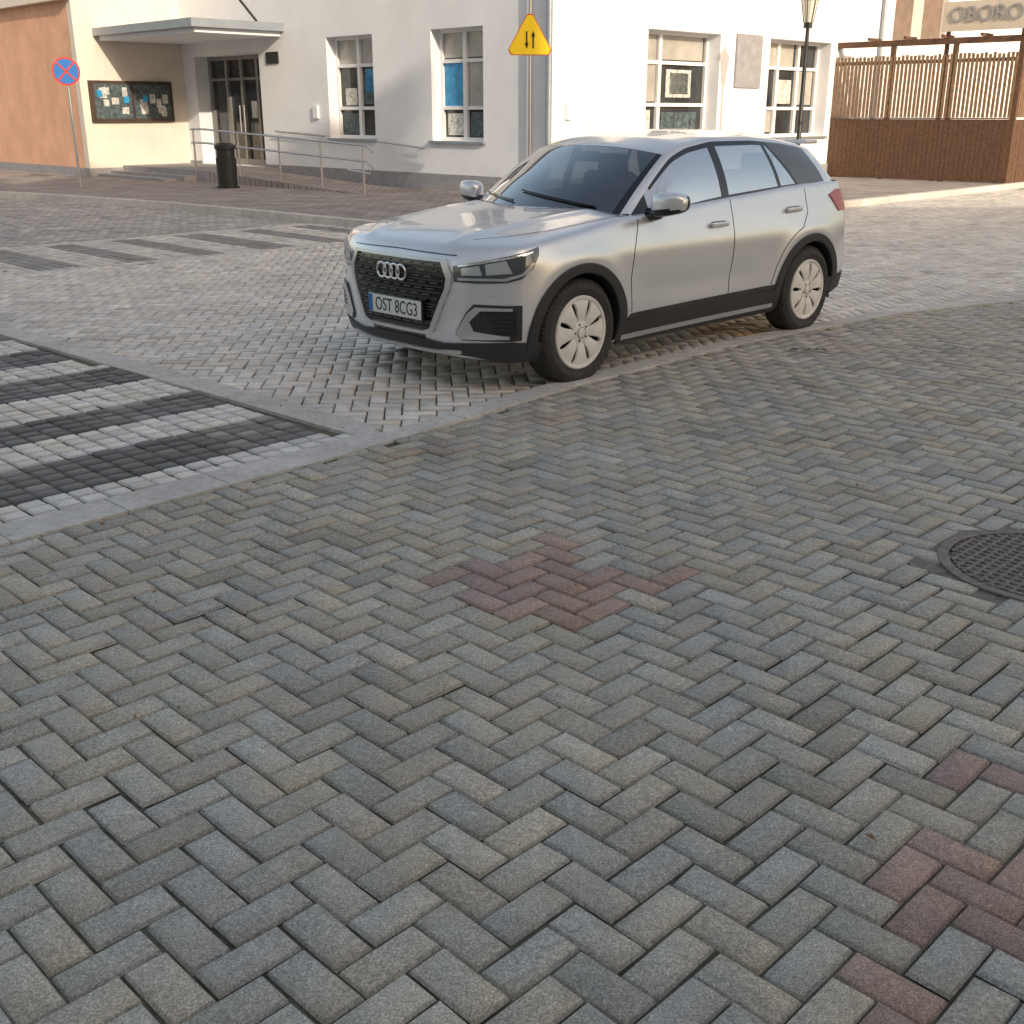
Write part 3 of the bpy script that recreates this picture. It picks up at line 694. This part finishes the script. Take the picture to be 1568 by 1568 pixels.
patch('sill_upper',[(-.88,.378),(-.86,.415),(.80,.392),(.86,.358)],ps,.006,M['plastic'],True,thick=.01)
L=M['gloss']
strip('door_front_gap',[(.80,.40),(.83,.62),(.80,.80),(.72,.985)],.007,ps,.0012,L,True)
strip('door_mid_gap',[(-.28,.40),(-.31,1.055)],.007,ps,.0012,L,True)
arc=[(-1.2975+.50*math.cos(math.radians(t)),.335+.50*math.sin(math.radians(t))) for t in range(25,85,8)]
strip('door_rear_gap',[(-.80,.42)]+arc[:-1]+[(-1.24,.92),(-1.25,1.09)],.007,ps,.0012,L,True)
strip('bonnet_gap',[(1.86,.50),(1.70,.64),(1.42,.725),(1.0,.765),(.75,.775)],.006,pt,.0012,L,True)
strip('bonnet_front_gap',[(y,.840-.02*abs(y)) for y in np.linspace(-.5,.5,12)],.006,pf,.0012,L)
for x,z in ((-.12,.90),(-1.05,.95)):
    for s in (1,-1):
        c,n=ps(x,z); rbox('door_handle',(x,s*(c.y+.022),z),(.19,.022,.034),M['paint'],car,.009); 
        rbox('handle_recess',(x-.01,s*(c.y+.002),z-.004),(.15,.006,.05),M['plastic'],car,.002)
gp=[(-.44,.805),(.44,.805),(.49,.71),(.48,.64),(.345,.365),(.28,.345),(-.28,.345),(-.345,.365),(-.48,.64),(-.49,.71)]
gi=[(a*.925,.575+(b-.575)*.915) for a,b in gp]
patch('grille_back',gp,pf,.004,M['gloss'],step=.05,thick=.01)
n=len(gp)
for i in range(n):
    a,b=gp[i],gp[(i+1)%n]; c,d=gi[(i+1)%n],gi[i]; patch('grille_frame_%d'%i,[a,b,c,d],pf,.020,M['satin'],step=.04,thick=.02)
def gw(z):
    return .925*np.interp(z,[.345,.365,.64,.71,.805],[.28,.345,.48,.49,.44])-.015
zr=.39; r_=0
while zr<.775:
    w=gw(zr); strip('grille_bar_%d'%r_,[(-w,zr),(w,zr)],.012,pf,.016,M['plastic'],thick=.01)
    A_=np.arange(-w+.04+(r_%2)*.05,w-.03,.10)
    for q,y in enumerate(A_): strip('grille_rib_%d_%d'%(r_,q),[(y-.030,zr+.018),(y+.030,zr+.018)],.006,pf,.014,M['blade'],thick=.008)
    zr+=.036; r_+=1
def torus(name,c,R,r,m):
    V=[];F=[];n1,n2=36,10
    for i in range(n1):
        a=2*math.pi*i/n1
        for j in range(n2):
            b=2*math.pi*j/n2; V.append((c[0]+r*math.sin(b)*.8,c[1]+(R+r*math.cos(b))*math.cos(a),c[2]+(R+r*math.cos(b))*math.sin(a)))
    for i in range(n1):
        for j in range(n2): F.append((i*n2+j,((i+1)%n1)*n2+j,((i+1)%n1)*n2+(j+1)%n2,i*n2+(j+1)%n2))
    mk(name,V,F,m,car,True)
for i in range(4):
    y=(-1.5+i)*.064; c,nn=pf(y,.70); torus('badge_ring_%d'%i,(c.x+.035,y,.705),.045,.008,M['chrome'])
xp=pf(0,.5)[0].x
rbox('plate_holder',(xp+.025,.03,.49),(.02,.54,.13),M['gloss'],car,.005)
rbox('number_plate',(xp+.038,.03,.49),(.008,.52,.114),M['white'],car,.003)
rbox('plate_band',(xp+.0425,-.208,.49),(.002,.040,.108),M['sblue'],car,.0005)
text('plate_text','OST 8CG3',.115,M['black'],car,(xp+.0425,.052,.487),(math.pi/2,0,math.pi/2),.001,sx=.80)
r=lambda d:math.radians(d)
patch('lower_valance',[(r(-70),.205),(r(70),.205),(r(70),.30),(r(52),.335),(r(26),.300),(r(12),.318),(r(-12),.318),(r(-26),.300),(r(-52),.335),(r(-70),.30)],pF,.012,M['plastic'],step=.05,thick=.02)
strip('bumper_lip',[(r(-34),.262),(r(-20),.245),(r(20),.245),(r(34),.262)],.02,pF,.022,M['satin'],thick=.012)
strip('lower_intake',[(r(-17),.330),(r(17),.330)],.03,pF,.004,M['gloss'])
patch('fog_bay_frame',[(r(32),.375),(r(36),.50),(r(39),.555),(r(55),.555),(r(55),.345),(r(34),.335)],pF,.010,M['plastic'],True,thick=.015)
patch('fog_bay_blade',[(r(32.5),.38),(r(36.5),.495),(r(39.5),.540),(r(52),.540),(r(52),.525),(r(41.5),.520),(r(37.5),.45),(r(39),.395),(r(51),.372),(r(51),.357),(r(34),.342)],pF,.018,M['satin'],True,thick=.01)
patch('fog_bay_mesh',[(r(39.5),.40),(r(39.2),.45),(r(42.5),.515),(r(53),.515),(r(53),.382),(r(42.5),.385)],pF,.014,M['gloss'],True,thick=.004)
for q,z in enumerate((.41,.435,.46,.485)): strip('fog_bar_%d'%q,[(r(41.5+max(0,(z-.45)*60)),z),(r(52),z)],.007,pF,.018,M['plastic'],True,thick=.005)
hl_=[(r(31.5),.680),(r(31),.770),(r(40),.797),(r(52),.842),(r(61.5),.885),(r(61.5),.84),(r(59),.765),(r(55),.710),(r(50),.688),(r(40),.678)]
patch('headlight',hl_,pF,.006,M['lens'],True,thick=.012)
patch('headlight_drl',[(r(33),.690),(r(33),.705),(r(49),.712),(r(55),.742),(r(58.5),.797),(r(59.8),.797),(r(57),.737),(r(50),.698)],pF,.009,M['lensw'],True,thick=.002)
patch('headlight_reflector_a',[(r(34.5),.720),(r(34.5),.760),(r(41),.780),(r(42),.725)],pF,.009,M['lensw'],True,thick=.002)
patch('headlight_reflector_b',[(r(43.5),.728),(r(43),.787),(r(50),.812),(r(52),.742)],pF,.009,M['lensw'],True,thick=.002)
patch('headlight_upper',[(r(33),.774),(r(40),.794),(r(52),.836),(r(59),.862),(r(59),.852),(r(52),.824),(r(40),.785),(r(33),.767)],pF,.010,M['chrome'],True,thick=.002)
strip('washer_cover',[(r(43),.622),(r(49),.627)],.032,pF,.004,M['paint'],True,thick=.004)
patch('tail_light',[(r(32),.90),(r(32),1.05),(r(56),1.065),(r(64),1.03),(r(58),.90)],pR,.008,M['tail'],True,thick=.012)
patch('rear_valance',[(r(-72),.24),(r(72),.24),(r(72),.38),(r(50),.42),(r(-50),.42),(r(-72),.38)],pR,.012,M['plastic'],step=.05,thick=.02)
# greenhouse
xs=[1.11,.93,.70,.50,.28,.05,-.3,-.8,-1.2,-1.5,-1.72,-1.80,-1.92,-2.02]
zc=tab(xs,[1.005,1.095,1.215,1.312,1.42,1.48,1.515,1.515,1.49,1.457,1.42,1.385,1.24,1.10],.035)
yr=tab(xs,[.745,.725,.70,.675,.645,.62,.605,.60,.59,.575,.56,.555,.58,.62],.06)
zr_=tab(xs,[.955,1.035,1.14,1.238,1.342,1.40,1.44,1.438,1.41,1.375,1.33,1.30,1.18,1.09],.04)
yb=tab(xs,[.758,.765,.772,.776,.778,.780,.780,.775,.765,.75,.735,.72,.70,.68],.06)
zbb=lambda x: np.minimum(Belt(x)-.02,zr_(x)-.01)
cv=tab(xs,[.32,.265,.19,.14,.09,.05,0,0,0,-.01,-.02,-.04,-.09,-.13],.08)
st=sorted(set(np.round(np.concatenate([np.linspace(1.11,-2.02,112),[.30,.265,-1.74,-1.80]]),4)))[::-1]
nS=12; nT=16
rowsG=[]
for x in st:
    B_=np.array([yb(x),zbb(x)]);R_=np.array([yr(x),zr_(x)]); c=float(zc(x)); pts=[]
    for i in range(nS+1):
        s=i/nS; p=B_*(1-s)+R_*s; p=p+np.array([.022*math.sin(math.pi*s),0]); pts.append(p)
    y2=yr(x)-.045; z2=R_[1]+min(.028,(c-R_[1])*.4); pts.append(np.array([yr(x)-.018,R_[1]+(z2-R_[1])*.7])); pts.append(np.array([y2,z2]))
    for i in range(1,nT+1):
        y=y2*(1-i/nT); pts.append(np.array([y,z2+(c-z2)*(1-(y/y2)**2.2)]))
    rowsG.append([(x-float(cv(x))*(p[0]/.7)**2,p[0],p[1]) for p in pts])
nP=len(rowsG[0]); bm=bmesh.new(); mats=[M['paint'],M['cglass'],M['gloss'],M['blade'],M['cglass2']]
for s in (1,-1):
    VR=[[bm.verts.new((p[0],s*p[1],p[2])) for p in row] for row in rowsG]
    for i in range(len(st)-1):
        xm=(st[i]+st[i+1])/2
        for j in range(nP-1):
            q=[VR[i][j],VR[i+1][j],VR[i+1][j+1],VR[i][j+1]]
            f=bm.faces.new(q if s<0 else q[::-1])
            if j<nS: f.material_index=9
            elif j<nS+2: f.material_index=0
            else:
                if xm>.285: f.material_index=1 if j>nS+2 and xm>.31 else 2
                elif xm<-1.80: f.material_index=1 if j>nS+3 else 2
                else: f.material_index=0
bmesh.ops.remove_doubles(bm,verts=bm.verts[:],dist=1e-5)
lines=[((.56,.95),(.50,1.3)),((-.245,.95),(-.235,1.4)),((-.335,.95),(-.325,1.4)),((-.985,.95),(-.90,1.4)),((-1.03,.95),(-.945,1.4)),((-1.30,1.0),(-.96,1.40)),((-1.34,1.0),(-1.0,1.40)),((-1.70,1.0),(-1.52,1.40))]
def sideof(l,x,z):
    (x0,z0),(x1,z1)=l; return x-(x0+(x1-x0)*(z-z0)/(z1-z0))
for l in lines:
    (x0,z0),(x1,z1)=l; d=Vector((x1-x0,0,z1-z0)).normalized(); nn=Vector((-d.z,0,d.x))
    fs=[f for f in bm.faces if f.material_index==9]; es={e for f in fs for e in f.edges}; vs_={v for f in fs for v in f.verts}
    bmesh.ops.bisect_plane(bm,geom=list(vs_)+list(es)+fs,plane_co=(x0,0,z0),plane_no=nn,dist=1e-5)
for f in bm.faces:
    if f.material_index!=9: continue
    c=f.calc_center_median(); x,z=c.x,c.z
    r2=float(zr_(x+float(cv(x))*(abs(c.y)/.7)**2))
    L_=[sideof(l,x,z) for l in lines]
    mi=4
    if z<Belt(x)+.010: mi=2
    elif z>r2-.030: mi=2
    if L_[0]>0: mi=2
    if L_[1]<0 and L_[2]>0: mi=2
    if L_[3]<0 and L_[4]>0: mi=2
    if L_[5]<0: mi=2
    if L_[6]<0: mi=3
    if L_[7]<0: mi=0
    f.material_index=mi
bmesh.ops.recalc_face_normals(bm,faces=bm.faces[:])
me=bpy.data.meshes.new('greenhouse'); bm.to_mesh(me); bm.free()
for m in mats: me.materials.append(m)
me.polygons.foreach_set('use_smooth',[True]*len(me.polygons)); me.set_sharp_from_angle(angle=math.radians(38))
gh=bpy.data.objects.new('greenhouse',me); scene.collection.objects.link(gh); gh.parent=car
A=Acc('cowl_and_wipers',M['gloss'],car)
def wsp(x,y):
    y2=yr(x)-.045; z2=zr_(x)+min(.028,(zc(x)-zr_(x))*.4)
    return Vector((x-float(cv(x))*(y/.7)**2,y,float(z2+(zc(x)-z2)*(1-abs(y/y2)**2.2))+.012))
for a,b in (((1.0,.55),(.88,-.08)),((1.0,-.05),(.90,-.62))):
    p=[wsp(a[0]+(b[0]-a[0])*t,a[1]+(b[1]-a[1])*t) for t in np.linspace(0,1,8)]; A.tube(p,.008,6)
A.flush()
rbox('roof_spoiler',(-1.80,0,1.41),(.16,1.0,.03),M['paint'],car,.012)
for s in (1,-1):
    V=[];F=[];n1,n2=24,16; e=.62
    sp=lambda v,p:math.copysign(abs(v)**p,v)
    for j in range(n2+1):
        ph=-math.pi/2+math.pi*j/n2
        for i in range(n1):
            th=2*math.pi*i/n1
            x=.070*sp(math.cos(ph),e)*sp(math.cos(th),e); y=.118*sp(math.cos(ph),e)*sp(math.sin(th),e); z=.074*sp(math.sin(ph),e)
            x+= -.05*(y/.125) if y>0 else 0; z*=1-.18*(y/.125)
            V.append((.58+x,s*(.955+y),1.075+z+.012*(y/.125)))
    for j in range(n2):
        for i in range(n1): F.append((j*n1+i,j*n1+(i+1)%n1,(j+1)*n1+(i+1)%n1,(j+1)*n1+i))
    o=mk('door_mirror',V,F,[M['paint'],M['gloss']],car,True)
    for p in o.data.polygons:
        if p.center.z<1.045 or p.center.x<.525: p.material_index=1
    A=Acc('mirror_arm',M['gloss'],car); A.tube([(.58,s*.80,1.0),(.58,s*.88,1.01),(.58,s*.93,1.04)],[.05,.035,.03],10); A.flush(smooth=True)
rbox('cabin_floor',(-.4,0,.5),(2.6,1.4,.06),M['inter'],car,.01)
for s in (1,-1): rbox('door_card',(-.45,s*.715,.74),(2.4,.03,.54),M['inter'],car,.01)
rbox('dashboard',(.72,0,.86),(.50,1.38,.28),M['inter'],car,.06)
rbox('rear_shelf',(-1.55,0,.98),(.5,1.3,.06),M['inter'],car,.02)
for x,w in ((-.20,.50),(-1.05,.55)):
    for s in (1,-1):
        rbox('seat_cushion',(x+.15,s*.37,.66),(.52,w,.16),M['seat'],car,.05)
        rbox('seat_back',(x-.15,s*.37,.93),(.15,w-.04,.56),M['seat'],car,.06)
        rbox('headrest',(x-.19,s*.37,1.25),(.10,.26,.17),M['seat'],car,.04)
V=[];F=[]
for i in range(32):
    a=2*math.pi*i/32
    for j in range(8):
        b=2*math.pi*j/8; V.append(((.185+.016*math.cos(b))*math.cos(a)*.35+.30,.37+(.185+.016*math.cos(b))*math.sin(a),.98+(.185+.016*math.cos(b))*math.cos(a)*.93+.016*math.sin(b)))
for i in range(32):
    for j in range(8): F.append((i*8+j,((i+1)%32)*8+j,((i+1)%32)*8+(j+1)%8,i*8+(j+1)%8))
mk('steering_wheel',V,F,M['seat'],car,True)
rbox('inner_mirror',(.32,0,1.34),(.03,.24,.07),M['gloss'],car,.012)
rbox('underbody',(0,0,.27),(1.8,1.3,.12),M['inter'],car,.02)
# wheels
def lathe(name,prof,m,parent,n=64,sharp=40):
    V=[];F=[];k=len(prof)
    for i in range(n):
        a=2*math.pi*i/n
        for (r0,y) in prof: V.append((r0*math.cos(a),y,r0*math.sin(a)))
    for i in range(n):
        for j in range(k-1): F.append((i*k+j,i*k+j+1,((i+1)%n)*k+j+1,((i+1)%n)*k+j))
    return mk(name,V,F,m,parent,True,sharp)
for tag,cx,s in (('front_left',1.2975,1),('front_right',1.2975,-1),('rear_left',-1.2975,1),('rear_right',-1.2975,-1)):
    w=bpy.data.objects.new('wheel_'+tag,None); scene.collection.objects.link(w); w.parent=car; w.location=(cx,s*.775,.332); w.rotation_euler=(0,math.radians(random.uniform(0,40)),0 if s>0 else math.pi)
    h=.1075
    prof=[(.20,-h+.02),(.24,-h),(.29,-h+.005),(.320,-h+.022)]
    for y in (-.055,-.02,.02,.055): prof+=[(.331,y-.012),(.324,y-.010),(.324,y-.004),(.331,y-.002)]
    prof+=[(.322,h-.020),(.300,h-.006),(.290,h-.001),(.288,h+.001),(.270,h+.002),(.268,h),(.252,h-.003),(.236,h-.010),(.226,h-.025)]
    lathe('tyre',prof,M['tyre'],w,80)
    A=Acc('tread_blocks',M['tyre'],w)
    for i in range(72):
        a=2*math.pi*i/72; c,sn=math.cos(a),math.sin(a); c2,s2=math.cos(a+.05),math.sin(a+.05)
        for y0,y1,r1,r2 in ((h-.036,h-.012,.334,.316),(-h+.012,-h+.036,.316,.334)):
            A.quad((r1*c,y0,r1*sn),(r1*c2,y0,r1*s2),(r2*c2,y1,r2*s2),(r2*c,y1,r2*sn))
            A.quad((r1*c,y0,r1*sn),(r2*c,y1,r2*sn),(.31*c,y1,.31*sn),(.32*c,y0,.32*sn)); A.quad((r1*c2,y0,r1*s2),(r2*c2,y1,r2*s2),(.31*c2,y1,.31*s2),(.32*c2,y0,.32*s2))
    A.flush()
    lathe('rim_back',[(.226,h-.02),(.20,h-.06),(.0005,h-.065)],M['gloss'],w)
    lathe('cover_ring',[(.231,h-.022),(.231,h-.006),(.223,h+.001),(.208,h-.001),(.201,h-.010),(.198,h-.03)],M['cover'],w)
    lathe('cover_hub',[(.076,h-.03),(.074,h-.010),(.064,h-.006),(.038,h-.008),(.035,h-.003),(.030,h-.001),(.0005,h+.001)],M['cover'],w)
    lathe('hub_badge_ring',[(.036,h-.002),(.034,h+.001),(.032,h-.001)],M['blade'],w)
    for i in range(8):
        a0=2*math.pi*i/8; rr=[.066,.090,.118,.162,.190,.208]; hw=[22.2,21.4,18.6,18.0,19.4,22.0]; yy=[h-.008,h-.003,h+.004,h+.004,h+.000,h-.006]
        V=[];F=[]
        ts_=(-1,-.9,-.5,0,.5,.9,1)
        for q in range(6):
            for t in ts_:
                a=a0+math.radians(hw[q])*t; V.append((rr[q]*math.cos(a),yy[q]-(.012 if abs(t)==1 else 0)-.004*abs(t)**2,rr[q]*math.sin(a)))
        nt_=len(ts_)
        for q in range(5):
            for t in range(nt_-1): F.append((q*nt_+t,q*nt_+t+1,(q+1)*nt_+t+1,(q+1)*nt_+t))
        mk('cover_petal_%d'%i,V,F,M['cover'],w,True,45)
    A=Acc('lug_caps',M['gloss'],w)
    for i in range(5):
        a=2*math.pi*i/5; A.tube([(.053*math.cos(a),h-.02,.053*math.sin(a)),(.053*math.cos(a),h-.004,.053*math.sin(a))],.007,8)
    A.flush()

# ---------------------------------------------------------------- light
w=bpy.data.worlds.new('World'); scene.world=w; w.use_nodes=True
nt=w.node_tree; bg=nt.nodes['Background']; sky=nt.nodes.new('ShaderNodeTexSky'); sky.sky_type='NISHITA'; sky.sun_disc=False
sky.sun_elevation=SUN_EL; sky.sun_rotation=SUN_AZ; sky.dust_density=3.0; sky.air_density=1.0; sky.ozone_density=.6
wb=nt.nodes.new('ShaderNodeVectorMath'); wb.operation='MULTIPLY'; wb.inputs[1].default_value=(1.95,1.66,1.36)
nt.links.new(sky.outputs[0],wb.inputs[0]); nt.links.new(wb.outputs[0],bg.inputs[0]); bg.inputs[1].default_value=.15
S=Vector((math.sin(SUN_AZ)*math.cos(SUN_EL),math.cos(SUN_AZ)*math.cos(SUN_EL),math.sin(SUN_EL)))
sl=bpy.data.lights.new('sun','SUN'); sl.energy=3.5; sl.angle=math.radians(.5); sl.color=(1,.88,.70)
so=bpy.data.objects.new('sun',sl); scene.collection.objects.link(so); so.rotation_euler=(-S).to_track_quat('-Z','Y').to_euler(); so.location=(30,-50,30)
cam=bpy.data.cameras.new('camera'); cam.sensor_width=36; cam.lens=39.03; cam.clip_end=1000; cam.clip_start=.05
c=bpy.data.objects.new('camera',cam); scene.collection.objects.link(c); c.location=(0,0,1.632); c.rotation_euler=(math.radians(70.2),0,0)
scene.camera=c
scene.view_settings.view_transform='Standard'; scene.view_settings.look='None'; scene.view_settings.exposure=0
